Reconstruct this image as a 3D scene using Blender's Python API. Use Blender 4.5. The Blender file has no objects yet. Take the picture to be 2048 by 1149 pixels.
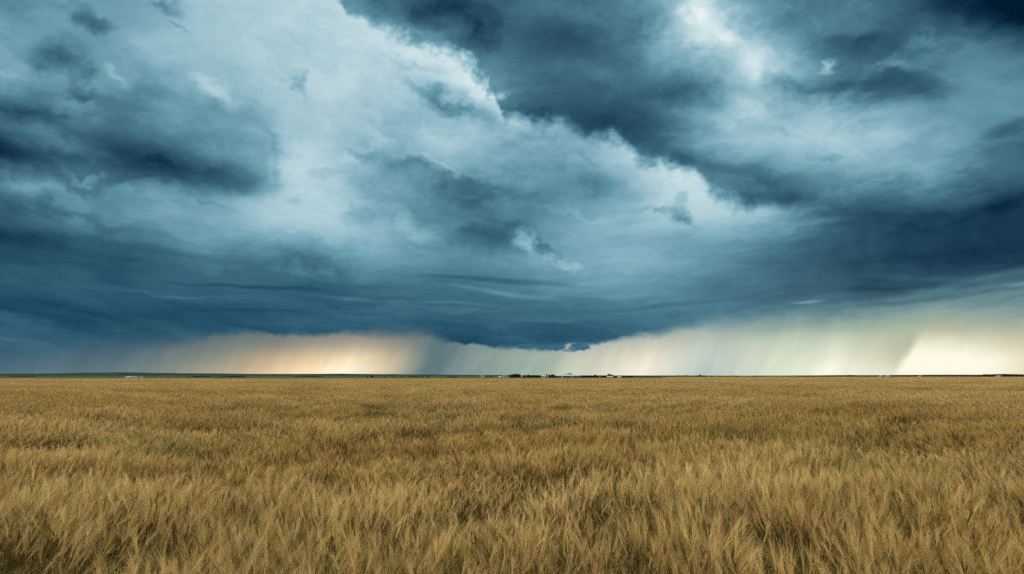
import bpy, bmesh, math, random
import numpy as np
from mathutils import Vector, Matrix

SC = bpy.context.scene
COL = SC.collection
R = math.radians

# ------------------------------------------------------------------ camera
F = 1138.0                       # focal length in pixels of the 2048 wide photograph
TILT = math.atan(177.0 / F)
EYE = 2.0
cam_data = bpy.data.cameras.new('camera')
cam = bpy.data.objects.new('camera', cam_data)
COL.objects.link(cam)
cam.location = (0, 0, EYE)
cam.rotation_euler = (R(90) + TILT, 0, 0)
cam_data.sensor_width = 36
cam_data.lens = 36 * F / 2048
cam_data.clip_start = 0.05
cam_data.clip_end = 60000
SC.camera = cam
SC.view_settings.view_transform = 'Standard'
SC.view_settings.look = 'None'
SC.view_settings.exposure = 0
SC.view_settings.gamma = 1
SC.render.film_transparent = False
SC.cycles.use_denoising = False
SC.cycles.adaptive_threshold = 0.012
SC.cycles.max_bounces = 8
SC.cycles.diffuse_bounces = 4
SC.cycles.transparent_max_bounces = 8
SC.cycles.volume_bounces = 0

def pix_dir(px, py):
    X = (px - 1024) / F; Y = (574.5 - py) / F
    return (X, math.cos(TILT) - Y * math.sin(TILT), math.sin(TILT) + Y * math.cos(TILT))

def uw(px, py):
    d = pix_dir(px, py)
    return d[0] / d[1], d[2] / d[1]

# ------------------------------------------------------------------ sky (world): storm clouds as a function of direction
world = bpy.data.worlds.new('World')
SC.world = world
world.use_nodes = True
NT = world.node_tree
NT.nodes.clear()

class S:
    """a value in the node graph, with arithmetic"""
    nt = NT
    def __init__(s, sock): s.k = sock
    def _m(s, op, o=None, o2=None, clamp=False):
        n = S.nt.nodes.new('ShaderNodeMath'); n.operation = op; n.use_clamp = clamp
        for i, v in enumerate((s, o, o2)):
            if v is None: continue
            if isinstance(v, S): S.nt.links.new(v.k, n.inputs[i])
            else: n.inputs[i].default_value = v
        return S(n.outputs[0])
    def __add__(s, o): return s._m('ADD', o)
    __radd__ = __add__
    def __sub__(s, o): return s._m('SUBTRACT', o)
    def __mul__(s, o): return s._m('MULTIPLY', o)
    __rmul__ = __mul__
    def __truediv__(s, o): return s._m('DIVIDE', o)
    def pow(s, o): return s._m('POWER', o)
    def max(s, o): return s._m('MAXIMUM', o)
    def min(s, o): return s._m('MINIMUM', o)
    def clamp(s): return s._m('ADD', 0.0, clamp=True)

def rng(x, a, b, c=0.0, d=1.0, mode='LINEAR'):
    n = S.nt.nodes.new('ShaderNodeMapRange'); n.interpolation_type = mode
    S.nt.links.new(x.k, n.inputs[0])
    for i, v in enumerate((a, b, c, d)):
        if isinstance(v, S): S.nt.links.new(v.k, n.inputs[1 + i])
        else: n.inputs[1 + i].default_value = v
    return S(n.outputs[0])

def smooth(x, a, b): return rng(x, a, b, mode='SMOOTHSTEP')

def mixf(f, a, b):
    n = S.nt.nodes.new('ShaderNodeMix'); n.data_type = 'FLOAT'
    for i, v in ((0, f), (2, a), (3, b)):
        if isinstance(v, S): S.nt.links.new(v.k, n.inputs[i])
        else: n.inputs[i].default_value = v
    return S(n.outputs[0])

def mixc(f, a, b, blend='MIX'):
    n = S.nt.nodes.new('ShaderNodeMix'); n.data_type = 'RGBA'; n.blend_type = blend
    for i, v in ((0, f), (6, a), (7, b)):
        if isinstance(v, S): S.nt.links.new(v.k, n.inputs[i])
        else: n.inputs[i].default_value = v
    return S(n.outputs[2])

def vec(x, y, z=0.0):
    n = S.nt.nodes.new('ShaderNodeCombineXYZ')
    for i, v in enumerate((x, y, z)):
        if isinstance(v, S): S.nt.links.new(v.k, n.inputs[i])
        else: n.inputs[i].default_value = v
    return S(n.outputs[0])

def noise(v, scale=1.0, detail=6, rough=0.55, dist=0.0):
    n = S.nt.nodes.new('ShaderNodeTexNoise')
    n.inputs['Scale'].default_value = scale; n.inputs['Detail'].default_value = detail
    n.inputs['Roughness'].default_value = rough; n.inputs['Distortion'].default_value = dist
    S.nt.links.new(v.k, n.inputs['Vector'])
    return S(n.outputs[0]), S(n.outputs[1])

def split(c):
    n = S.nt.nodes.new('ShaderNodeSeparateXYZ'); S.nt.links.new(c.k, n.inputs[0])
    return [S(o) for o in n.outputs]

def ramp(f, stops, interp='LINEAR'):
    n = S.nt.nodes.new('ShaderNodeValToRGB'); S.nt.links.new(f.k, n.inputs[0])
    cr = n.color_ramp; cr.interpolation = interp
    stops = sorted(stops)
    while len(cr.elements) < len(stops): cr.elements.new(0.5)
    for e, (p, c) in zip(cr.elements, stops):
        e.position = min(max(p, 0), 1)
        e.color = (c[0], c[1], c[2], 1)
    return S(n.outputs[0])

tc = NT.nodes.new('ShaderNodeTexCoord')
dx, dy, dz = split(S(tc.outputs['Generated']))
dys = dy.max(0.12)
u0 = dx / dys
w0 = dz / dys
wp = w0.max(-0.02)
q = S._m(wp + 0.15, 'POWER', -1.0)
# warped coordinates: billows shrink towards the horizon as a real cloud deck does
P = vec(u0 * q, q, 0.0)
_, wc = noise(P, 1.7, 9, 0.66)
wr, wg, wb = split(wc)
_, wc2 = noise(P, 6.0, 7, 0.68)
vr, vg, vb = split(wc2)
U = u0 + ((wr - 0.5) * 0.22 + (vr - 0.5) * 0.16) / q
W = w0 + ((wg - 0.5) * 0.26 + (vg - 0.5) * 0.17) / (q * q)
U0F = 1.1

def rows(grid, xs, interp='CARDINAL'):
    """piecewise grid of hand-set sky lightness, one colour ramp for three rows"""
    fac = (U + U0F) / (2 * U0F)
    ys = [g[0] for g in grid]
    vals = []
    for i in range(0, len(grid), 3):
        trio = grid[i:i + 3]
        ym = trio[min(1, len(trio) - 1)][0]
        st = []
        for k, x in enumerate(xs):
            c = [trio[min(j, len(trio) - 1)][1][k] / 10.0 for j in range(3)]
            st.append(((uw(x, ym)[0] + U0F) / (2 * U0F), c))
        vals += split(ramp(fac, st, interp))[:len(trio)]
    out = vals[0]
    for i in range(1, len(grid)):
        out = mixf(rng(W, uw(0, ys[i - 1])[1], uw(0, ys[i])[1]), out, vals[i])
    return out

XS = [i * 128 for i in range(17)]
BASE = [
 (25, [4.3,5.3,5.75,6.95,7.55,7.95,8.6,8.8,8.8,8.6,8.4,8.6,5.5,3.8,3.3,1.5,0.3]),
 (75, [5.6,4.6,6.35,6.95,7.45,7.75,8.7,9.0,9.0,8.8,8.6,8.8,6.6,4.2,3.4,4.0,2.2]),
 (125, [5.75,4.45,6.1,6.2,6.5,7.65,8.3,9.2,9.2,9.0,8.6,7.5,7.6,5.0,3.8,4.2,4.0]),
 (175, [4.55,5.95,5.1,6.3,6.5,7.65,7.8,8.6,9.2,8.8,8.4,7.0,6.3,4.4,3.2,4.4,4.2]),
 (225, [3.05,4.95,5.55,6.15,6.65,7.3,7.3,6.4,8.0,8.0,8.2,7.2,7.2,6.6,5.8,4.7,4.2]),
 (275, [2.15,4.35,5.15,6.15,6.75,7.1,6.2,7.4,5.9,6.4,8.4,8.4,7.6,7.3,6.6,5.2,3.2]),
 (325, [2.5,4.1,4.9,6.1,7.4,8.0,6.0,6.2,5.7,5.8,8.2,8.7,6.2,6.6,6.4,5.0,3.6]),
 (375, [4.2,4.8,5.2,6.2,7.2,7.6,6.3,4.5,5.1,5.0,7.0,8.3,4.6,4.6,4.0,3.2,2.0]),
 (425, [2.6,4.2,5.0,5.8,7.0,7.8,6.3,4.5,4.5,5.4,7.4,7.9,7.0,2.4,1.6,1.2,1.0]),
 (475, [1.6,2.4,3.6,5.2,6.2,6.6,6.8,5.0,4.4,6.0,6.0,5.8,5.0,2.6,1.6,1.2,1.0]),
 (525, [1.8,2.0,2.3,3.4,3.7,4.8,5.3,4.3,4.8,5.6,6.0,4.8,3.4,2.0,1.2,1.0,1.2]),
 (575, [2.1,2.2,2.4,2.6,3.0,3.0,3.6,3.6,3.9,4.9,4.9,3.6,3.1,2.6,2.3,3.0,4.0]),
 (625, [2.05,1.85,1.75,2.05,2.05,2.05,2.73,2.83,3.1,3.1,3.4,3.6,3.8,4.2,4.6,5.2,5.6]),
 (680, [2.4,2.4,2.4,2.2,2.1,2.0,2.35,2.15,2.5,2.6,3.2,4.4,5.0,5.4,5.8,6.0,6.0]),
]
FRONT = [
 (-60, [4.0,4.0,4.0,4.0,4.0,3.8,3.4,2.4,2.6,3.4,4.4,6.5,4.6,3.6,2.8,1.2,0.3]),
 (25,  [4.0,4.0,4.0,4.0,4.5,4.8,4.2,2.2,2.8,3.6,4.6,8.8,5.0,3.8,3.2,1.4,0.2]),
 (75,  [4.0,4.0,4.0,4.0,4.5,5.0,5.0,4.0,2.9,2.5,4.0,9.0,6.4,4.2,3.4,4.0,2.2]),
 (125, [4.0,4.0,4.0,4.0,4.5,5.0,5.0,4.6,3.3,3.1,3.7,6.0,7.8,5.0,3.8,4.2,4.0]),
 (175, [4.0,4.0,4.0,4.0,4.5,5.0,5.0,5.0,4.0,2.5,3.0,4.6,6.4,4.4,3.2,4.4,4.2]),
 (225, [4.0,4.0,4.0,4.0,4.5,5.0,5.0,5.0,3.4,2.0,2.3,5.6,7.2,6.6,5.8,4.7,4.2]),
 (275, [4.0,4.0,4.0,4.0,4.5,5.0,5.0,5.0,3.4,2.6,2.3,6.0,7.6,7.3,6.6,5.2,3.2]),
 (325, [4.0,4.0,4.0,4.0,4.5,5.0,5.0,5.0,4.0,4.3,4.2,3.8,5.4,6.6,6.4,5.0,3.6]),
 (375, [4.0,4.0,4.0,4.0,4.5,5.0,5.0,5.0,4.0,4.5,4.4,4.6,3.8,4.5,4.0,3.2,2.0]),
 (425, [4.0,4.0,4.0,4.0,4.5,5.0,5.0,5.0,4.0,4.5,4.4,4.4,2.4,2.2,1.6,1.2,1.0]),
 (475, [4.0,4.0,4.0,4.0,4.5,5.0,5.0,5.0,4.0,4.5,4.6,4.8,4.8,2.6,1.6,1.2,1.0]),
 (525, [2.0,2.2,2.5,3.6,3.9,5.0,5.6,4.6,5.0,5.8,6.0,4.8,3.4,2.0,1.2,1.0,1.2]),
]

def curve(pts):
    """height of a cloud edge against bearing, from pixel pairs; returned in w (scaled back from 0..1)"""
    st = []
    for x, y in pts:
        a, b = uw(x, y)
        st.append(((a + U0F) / (2 * U0F), (b, b, b)))
    return st

base = rows(BASE, XS)
front = rows(FRONT, XS)
# ragged edge of the dark cloud that hangs overhead and runs down to the right
_, ec = noise(vec(u0, w0, 3.0), 9.0, 9, 0.64)
er, eg, eb = split(ec)
_, ecL = noise(vec(u0, w0, 7.0), 3.2, 3, 0.5)
lr, lg, lb = split(ecL)
Ue = u0 + (er - 0.5) * 0.15 + (lr - .5) * .03
Ae = ramp((Ue + U0F) / (2 * U0F), curve([(560,-60),(660,-30),(700,25),(770,70),(850,100),(930,128),(962,150),(985,200),(1005,245),
    (1040,268),(1110,278),(1200,290),(1270,308),(1320,338),(1400,380),(1450,412),(1500,425),(1560,440),(2048,440)]))
Aw = split(Ae)[0]
soft = ramp((u0 + U0F) / (2 * U0F), [((uw(x, 250)[0] + U0F) / (2 * U0F), (v, v, v)) for x, v in
    ((680,.03),(900,.03),(990,.03),(1060,.05),(1200,.055),(1290,.04),(1450,.03),(1540,.08))])
da = w0 + (eg - 0.5) * 0.17 + (lg - .5) * .02 - Aw
amask = smooth(da, -0.010, split(soft)[0])
fill = mixf(amask, base, front)

# soft and fine cloud detail
f1, _ = noise(vec(u0 * q + (wr - 0.5) * 1.3, q * 0.9 + (wg - 0.5) * 1.3, 5.0), 2.6, 9, 0.62)
f2, _ = noise(vec(u0 * 1.6 + (wr - .5) * .25, (w0 - u0 * u0 * 0.13) * 17.0 + (wg - .5) * 1.6, 9.0), 1.5, 7, 0.60)
f3, _ = noise(vec(u0 + (er - .5) * .12, w0 + (eg - .5) * .12, 2.0), 11.0, 9, 0.68)
f4, _ = noise(vec(u0, w0, 12.0), 2.6, 2, 0.5)
f5, _ = noise(vec(u0 * 0.9 + w0 * .55 + (er - .5) * .1, (w0 + u0 * .25) * 2.4 + (eg - .5) * .2, 21.0), 4.0, 7, 0.58)
lowband = rng(w0, 0.05, 0.30, 1.0, 0.0)
highband = rng(w0, 0.10, 0.34, 0.25, 1.0)
puff = rng(f4, 0.38, 0.62, 0.15, 1.5)
shape = rng(f1, 0.36, 0.64, -1.0, 1.0, 'SMOOTHSTEP')
midtone = rng((fill - 0.5) * (fill - 0.5), 0.0, 0.16, 1.0, 0.35)
val = fill + shape * 0.045 * highband * midtone + (f3 - 0.5) * 0.22 * puff * highband + (f5 - .5) * .20 * highband + (f2 - 0.5) * lowband * 0.52

def blob(val, x, y, rx, ry, ang, amt, sharp=None, nz=0.0, add=True):
    """one extra lobe of cloud (amt < 0) or a brighter opening (amt > 0) at a bearing"""
    a, b = uw(x, y)
    k = F * math.cos(TILT)
    n = NT.nodes.new('ShaderNodeMapping'); n.vector_type = 'TEXTURE'
    src = BW if nz else B0
    NT.links.new(src.k, n.inputs['Vector'])
    n.inputs['Location'].default_value = (a, b, 0)
    n.inputs['Rotation'].default_value = (0, 0, R(ang))
    n.inputs['Scale'].default_value = (rx / k, ry / k, 1)
    g = NT.nodes.new('ShaderNodeTexGradient'); g.gradient_type = 'SPHERICAL'
    NT.links.new(n.outputs[0], g.inputs[0])
    m = S(g.outputs['Fac'])
    m = smooth(m, 0.0, sharp if sharp else 1.0)
    return val + m * (amt / 10.0)

B0 = vec(u0 + (lr - .5) * .05, w0 + (lg - .5) * .05, 0.0)
BW = vec(u0 + (er - .5) * 0.17 + (lr - .5) * 0.12, w0 + (eg - .5) * 0.15 + (lg - .5) * 0.09, 0.0)

BLOBS = [
 # x, y, rx, ry, angle(up to the right), amount, sharp, ragged
 (185, 35, 75, 45, -40, -2.2, 1, 1), (110, 105, 90, 50, -20, -1.6, 1, 1), (165, 165, 90, 32, -42, -1.3, 1, 1), (330, 8, 60, 26, -20, -1.8, 1, 1), (350, 50, 40, 6, -35, -1.3, 1, 1),
 (240, 150, 60, 22, -35, .9, .9, 1), (450, 195, 120, 26, -22, 1.2, 1, 1), (150, 200, 130, 34, -22, 1.1, 1, 1), (20, 130, 100, 40, 0, .7, 1, 1),
 (40, 200, 160, 30, -14, -.9, 1, 1),
 (20, 300, 260, 50, -10, -.9, 1, 0), (300, 320, 330, 85, -14, -1.6, 1, 0), (470, 365, 130, 40, -14, -1.3, 1, 1), (390, 350, 260, 60, -13, -1.6, 1, 0), (300, 375, 240, 22, -10, -.9, 1, 1),
 (500, 340, 60, 46, -35, -1.0, 1, 1), (175, 335, 80, 14, -14, 1.3, 1, 1), (120, 420, 260, 24, -14, -1.0, 1, 1), (400, 410, 130, 14, -14, -.8, 1, 1),
 (60, 480, 380, 34, -9, -.7, 1, 0), (330, 505, 330, 16, -10, -.7, 1, 0), (60, 365, 200, 18, -8, .6, 1, 1),
 # overhead cloud: dark cores and lighter knots
 (860, 25, 160, 40, -10, -1.0, 1, 1), (975, 75, 36, 70, 25, -1.0, 1, 1), (1120, 80, 150, 66, -5, -.5, 1, 0), (1210, 250, 230, 56, -8, -.3, 1, 0), (150, 325, 400, 55, -9, -1.3, 1, 1), (1060, 235, 80, 34, 0, -.8, 1, 1),
 (1370, 185, 120, 50, -5, -.9, 1, 1), (1230, 165, 60, 40, 0, .7, 1, 1), (1380, 30, 60, 50, -30, 1.3, 1, 1), (1440, 80, 90, 26, -25, 1.0, 1, 1), (1510, 120, 70, 60, -40, .9, 1, 1),
 (1500, 215, 60, 40, -30, 1.1, 1, 1), (985, 185, 60, 40, 0, .8, 1, 1),
 (1005, 188, 34, 22, 0, 2.2, 1, 1), (1655, 122, 44, 16, 45, 2.4, 1, 1), (1570, 170, 70, 36, -25, -1.5, 1, 1), (1690, 165, 60, 30, 20, -1.0, 1, 1), (1800, 175, 130, 40, -10, -.9, 1, 1),
 (1840, 75, 70, 20, 30, 1.0, 1, 1), (1790, 140, 60, 26, 0, 1.1, 1, 1), (1760, 70, 110, 30, 20, -.7, 1, 1), (1980, 10, 220, 50, -6, -.8, 1, 0),
 (1350, 315, 70, 40, -20, -1.2, 1, 1), (1490, 345, 90, 30, -10, -.9, 1, 1), (1560, 400, 160, 26, -2, -1.2, 1, 0),
 (1660, 320, 70, 16, 0, -.9, 1, 1), (1560, 275, 70, 14, -25, -.7, 1, 1), (1720, 275, 120, 30, -5, .4, 1, 1),
 # scraps in the bright opening and middle deck
 (585, 178, 16, 55, 25, -1.7, 1, 1), (905, 205, 150, 26, -30, -2.2, 1, 1), (720, 300, 90, 18, -22, -1.4, 1, 1), (840, 128, 110, 14, -12, -.9, 1, 1), (660, 340, 50, 20, 0, -.8, 1, 1),
 (1345, 440, 64, 22, -12, -1.8, 1, 1), (1260, 435, 60, 16, 0, -.7, 1, 1), (1058, 520, 46, 26, -35, 1.9, 1, 1), (1116, 540, 40, 18, -15, 1.3, 1, 1), (1090, 520, 20, 20, 0, -1.5, 1, 1),
 (985, 485, 120, 44, -5, -1.3, 1, 1), (880, 355, 200, 24, -12, -.9, 1, 1), (950, 400, 180, 26, -5, -.6, 1, 1), (620, 530, 130, 34, 0, -1.3, 1, 1), (1190, 375, 110, 50, -20, -1.1, 1, 1), (1130, 320, 120, 14, -10, -.6, 1, 1),
 (780, 440, 110, 26, -16, 1.0, 1, 1), (840, 480, 70, 30, -10, .8, 1, 1), (600, 425, 26, 20, 0, -.8, 1, 1), (690, 450, 30, 30, 0, -.9, 1, 1), (570, 500, 120, 20, -8, -.6, 1, 1),
 (880, 330, 90, 10, -20, .8, 1, 1), (1130, 440, 130, 12, -8, .6, 1, 1), (1050, 300, 110, 18, -10, .7, 1, 1), (760, 285, 90, 20, -35, .7, 1, 1),
 (2010, 255, 110, 26, 28, -1.4, 1, 0), (2040, 395, 200, 26, 20, -.6, 1, 0), (1640, 445, 120, 12, 6, .9, 1, 0), (1860, 505, 300, 30, 6, -.3, 1, 0),
 (2010, 548, 280, 14, 12, .8, 1, 0), (1830, 556, 190, 10, -2, .6, 1, 0), (1610, 611, 50, 5, 3, 1.8, 1, 0), (1700, 585, 300, 10, 5, -.5, 1, 0), (1900, 592, 330, 9, 8, -1.0, 1, 0), (2000, 575, 240, 7, 10, .8, 1, 0),
 (1000, 565, 260, 9, -3, -1.2, 1, 0), (1000, 588, 160, 8, -6, 1.1, 1, 0), (690, 602, 130, 6, -4, .9, 1, 0), (500, 575, 240, 7, -5, -.9, 1, 0), (370, 590, 90, 5, -2, .8, 1, 0), (520, 620, 160, 6, -2, -.5, 1, 0), (900, 610, 170, 5, -2, .7, 1, 0),
 (1330, 610, 200, 7, 4, -.7, 1, 0), (1250, 590, 180, 7, 0, .5, 1, 0),
]
# the big rounded cloud on the left, with an outline of its own
def lobes(lst, src, lo=0.04, hi=0.22):
    m = None
    for x, y, rx, ry, ang in lst:
        a, b = uw(x, y); k = F * math.cos(TILT)
        n = NT.nodes.new('ShaderNodeMapping'); n.vector_type = 'TEXTURE'
        NT.links.new(src.k, n.inputs['Vector'])
        n.inputs['Location'].default_value = (a, b, 0); n.inputs['Rotation'].default_value = (0, 0, R(ang)); n.inputs['Scale'].default_value = (rx / k, ry / k, 1)
        g = NT.nodes.new('ShaderNodeTexGradient'); g.gradient_type = 'SPHERICAL'
        NT.links.new(n.outputs[0], g.inputs[0])
        f = S(g.outputs['Fac']); m = f if m is None else m.max(f)
    return smooth(m, lo, hi)
BM = vec(u0 + (er - .5) * 0.10 + (lr - .5) * 0.05, w0 + (eg - .5) * 0.09 + (lg - .5) * 0.04, 0.0)
left_cloud = lobes([(470, 280, 130, 110, -35), (360, 260, 190, 90, -25), (200, 240, 230, 70, -20), (515, 320, 70, 85, 10), (430, 340, 180, 70, -15)], BM, 0.0, 0.42)
val = val - left_cloud * 0.11
val = val - lobes([(556, 345, 14, 62, 6), (548, 290, 18, 40, 20)], BM, 0, .9) * 0.05
val = val - lobes([(860, 20, 190, 60, -12), (960, 60, 70, 75, -40)], BM, 0, .35) * 0.09
val = val - lobes([(1600, 150, 110, 50, -10), (1780, 165, 170, 45, -6), (1700, 100, 130, 60, 0)], BM, 0, .4) * 0.07
val = val - lobes([(800, 400, 160, 50, -18), (960, 420, 200, 70, -5), (860, 360, 150, 40, -10)], BM, 0, .4) * 0.06
val = val - lobes([(1330, 435, 60, 30, 0), (1350, 400, 30, 26, 0), (1285, 438, 40, 12, 0)], BW, 0, .5) * 0.10
for b in BLOBS:
    val = blob(val, *b[:6], sharp=b[6], nz=b[7])

PAL = [(8,32,50),(30,60,80),(47,81,99),(61,99,118),(78,122,141),(99,147,164),(124,168,184),(151,189,202),(180,208,217),(208,227,231),(238,246,247)]
pal = ramp(val.clamp(), [(i / 10, tuple(c / 255 for c in p)) for i, p in enumerate(PAL)])
# greener, greyer air towards the lit gap on the right
gm = smooth(u0, 0.15, 0.9) * rng(w0, 0.24, 0.10) * 0.75
pal_w = ramp(val.clamp(), [(i / 10, tuple(c / 255 for c in p)) for i, p in enumerate(
    [(20,40,50),(38,66,80),(54,84,96),(76,104,110),(100,124,126),(124,146,142),(152,170,158),(178,190,172),(205,210,186),(230,230,205),(250,248,225)])])
pal_b = ramp(val.clamp(), [(i / 10, tuple(c / 255 for c in p)) for i, p in enumerate(
    [(9,38,60),(24,60,84),(42,82,104),(60,103,124),(78,125,144),(99,148,165),(122,168,184),(150,189,202),(180,208,217),(208,227,231),(238,246,247)])])
pal = mixc(rng(w0, 0.36, 0.16) * smooth(u0, .55, .2), pal, pal_b)
pal = mixc(gm, pal, pal_w)

# rain curtains and the lit gap under the cloud base
XR = [0,256,430,512,600,700,770,850,900,960,1060,1160,1280,1400,1536,1664,1792,1850,1920,2048]
RAIN = [
 (655, [(58,88,112),(60,90,112),(84,106,118),(94,112,122),(104,116,122),(108,118,122),(100,114,122),(90,116,122),(86,112,124),(86,119,126),(104,136,138),(127,148,150),(152,168,162),(160,175,168),(166,182,165),(170,184,162),(170,180,155),(168,180,153),(168,180,153),(168,180,153)]),
 (690, [(60,92,112),(82,104,118),(118,130,126),(132,134,128),(160,152,136),(178,166,144),(152,146,133),(90,116,122),(122,140,144),(124,146,143),(142,164,154),(172,178,167),(206,204,188),(184,196,184),(198,210,186),(210,217,192),(180,183,159),(176,184,156),(176,184,156),(176,184,156)]),
 (715, [(68,98,115),(92,112,120),(144,146,132),(186,164,136),(216,194,158),(242,220,182),(197,182,152),(90,116,122),(122,140,144),(139,156,146),(156,175,160),(192,195,177),(235,228,207),(190,202,190),(210,218,195),(232,233,210),(196,196,169),(192,197,166),(192,197,166),(192,197,166)]),
 (735, [(76,104,118),(100,120,125),(164,158,136),(208,182,146),(248,220,172),(255,242,208),(216,197,163),(90,116,122),(122,140,144),(136,156,146),(154,175,160),(197,200,180),(248,240,221),(187,200,190),(213,222,200),(245,246,223),(216,214,187),(212,215,184),(212,215,184),(212,215,184)]),
 (752, [(82,108,118),(110,125,122),(180,168,140),(226,196,154),(255,232,188),(255,251,226),(214,197,165),(90,116,122),(122,140,144),(134,156,148),(159,179,163),(206,205,188),(252,243,223),(187,198,188),(220,227,205),(249,249,228),(238,235,209),(234,236,206),(234,236,206),(234,236,206)]),
]
sl, _ = noise(vec(u0 * 1.0 - w0 * 0.6, w0 * 0.30, 4.0), 14.0, 5, 0.55)
sl2, _ = noise(vec(u0 - w0 * 0.3, w0 * 0.12, 8.0), 60.0, 4, 0.6)
Ur = u0 + (sl - 0.5) * 0.07 + (er - .5) * .03 - rng(w0, 0.0, 0.08, 0.0, 0.035)
rc = None
for i, (y, cs) in enumerate(RAIN):
    c = ramp((Ur + U0F) / (2 * U0F), [((uw(x, y)[0] + U0F) / (2 * U0F), tuple(v / 255 for v in cc)) for x, cc in zip(XR, cs)], 'LINEAR')
    if rc is None: rc = c
    else: rc = mixc(rng(w0 + (sl - .5) * .03, uw(0, RAIN[i - 1][0])[1], uw(0, y)[1]), rc, c)
streak = 1.0 + 0.0
rmul = rng(sl2, 0.3, 0.7, 0.985, 1.015) * rng(sl, 0.32, 0.68, 0.945, 1.05)
rc = mixc(1.0, rc, vec(rmul, rmul, rmul), 'MULTIPLY')
# slanting dark edge of the right hand curtain against the bright gap
gx_, gw_ = uw(1846, 655)
gx2, gw2 = uw(1786, 745)
edge_u = rng(w0, gw2, gw_, gx2, gx_)
gedge = smooth(u0 + (sl - .5) * .03 + (er - .5) * .03 - edge_u, -0.008, 0.016)
gcol = mixc(lobes([(1880, 735, 230, 120, 0)], vec(u0, w0, 0), 0, .55), (0.84, 0.81, 0.69, 1), (1.0, 0.985, 0.90, 1))
gcol = mixc(smooth(u0, .80, .93) * .6, gcol, (0.93, 0.88, 0.74, 1))
gcol = mixc(rng(w0 + (er - .5) * .05, uw(0, 722)[1], uw(0, 640)[1], mode='SMOOTHSTEP'), gcol, (0.72, 0.73, 0.62, 1))
rc = mixc(gedge, rc, gcol)
# cloud base outline
CB = [(0,692),(200,690),(400,676),(432,664),(470,669),(560,668),(640,671),(700,664),(800,663),(850,667),(880,678),(930,688),(1000,693),
      (1060,697),(1100,702),(1114,699),(1120,694),(1130,686),(1144,682),(1156,691),(1180,689),(1200,683),(1260,676),(1320,668),(1400,654),(1500,646),(1700,640),(1850,634),(2048,640)]
_, cbn = noise(vec(u0, w0 * 1.3, 1.0), 26.0, 7, 0.6)
cr_, cg_, cb_ = split(cbn)
CBw = split(ramp((u0 + (cr_ - .5) * .05 + U0F) / (2 * U0F), curve(CB)))[0]
sB = split(ramp((u0 + U0F) / (2 * U0F), [((uw(x, 670)[0] + U0F) / (2 * U0F), (v, v, v)) for x, v in
    ((0,.032),(300,.026),(425,.009),(500,.006),(700,.008),(760,.018),(850,.016),(920,.004),(1180,.004),(1300,.009),(1400,.018),(1500,.032),(2048,.04))]))[0]
db = w0 + (cg_ - .5) * 0.026 + (er - .5) * .008 - CBw
bm = rng(db, sB * -1.0, sB, mode='SMOOTHSTEP')
BW2 = vec(u0 + (cr_ - .5) * 0.024, w0 + (cg_ - .5) * 0.018, 0.0)
def spot(x, y, rx, ry):
    a, b = uw(x, y); k = F
    n = NT.nodes.new('ShaderNodeMapping'); n.vector_type = 'TEXTURE'
    NT.links.new(BW2.k, n.inputs['Vector'])
    n.inputs['Location'].default_value = (a, b, 0); n.inputs['Scale'].default_value = (rx / k, ry / k, 1)
    g = NT.nodes.new('ShaderNodeTexGradient'); g.gradient_type = 'SPHERICAL'
    NT.links.new(n.outputs[0], g.inputs[0])
    return smooth(S(g.outputs['Fac']), 0.06, 0.40)
bm = bm.max(spot(1162, 693, 24, 11)).max(spot(1136, 703, 18, 4) * 0.5).max(spot(1148, 699, 12, 6) * .8).max(spot(1108, 694, 30, 12))
skyc = mixc(bm, rc, pal)
gam = NT.nodes.new('ShaderNodeGamma'); gam.inputs[1].default_value = 2.2
NT.links.new(skyc.k, gam.inputs[0])
front_sky = S(gam.outputs[0])
# unseen sky behind and above the camera, made bright and warm to light the field
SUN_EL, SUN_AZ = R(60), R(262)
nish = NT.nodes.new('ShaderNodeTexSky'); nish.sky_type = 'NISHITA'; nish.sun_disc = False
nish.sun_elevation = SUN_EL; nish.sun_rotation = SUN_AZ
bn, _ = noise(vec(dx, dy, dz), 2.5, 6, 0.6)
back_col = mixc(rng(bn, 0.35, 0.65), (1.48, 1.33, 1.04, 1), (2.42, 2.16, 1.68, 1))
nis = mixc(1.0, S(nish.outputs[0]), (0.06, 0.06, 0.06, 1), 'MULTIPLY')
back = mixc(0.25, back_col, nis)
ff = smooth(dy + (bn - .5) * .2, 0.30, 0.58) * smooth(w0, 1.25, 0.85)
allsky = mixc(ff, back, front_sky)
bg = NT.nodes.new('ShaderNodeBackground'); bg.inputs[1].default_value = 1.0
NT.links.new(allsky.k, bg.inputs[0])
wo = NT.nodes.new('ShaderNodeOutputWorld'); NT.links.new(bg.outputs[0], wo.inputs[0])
world.cycles.sampling_method = 'MANUAL'; world.cycles.sample_map_resolution = 512

# one soft warm sun behind the veil, over the camera's shoulder
sun_d = bpy.data.lights.new('sun', 'SUN'); sun = bpy.data.objects.new('sun', sun_d); COL.objects.link(sun)
sun_d.energy = 1.5; sun_d.angle = R(14); sun_d.color = (1.0, 0.88, 0.70)
sv = Vector((math.sin(SUN_AZ) * math.cos(SUN_EL), math.cos(SUN_AZ) * math.cos(SUN_EL), math.sin(SUN_EL)))
sun.rotation_euler = sv.to_track_quat('Z', 'Y').to_euler()

#==SETTING==
rnd = random.Random(7)
nrs = np.random.RandomState(11)

def tag(o, label=None, cat=None, group=None, kind=None):
    if label: o['label'] = label
    if cat: o['category'] = cat
    if group: o['group'] = group
    if kind: o['kind'] = kind
    return o

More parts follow.
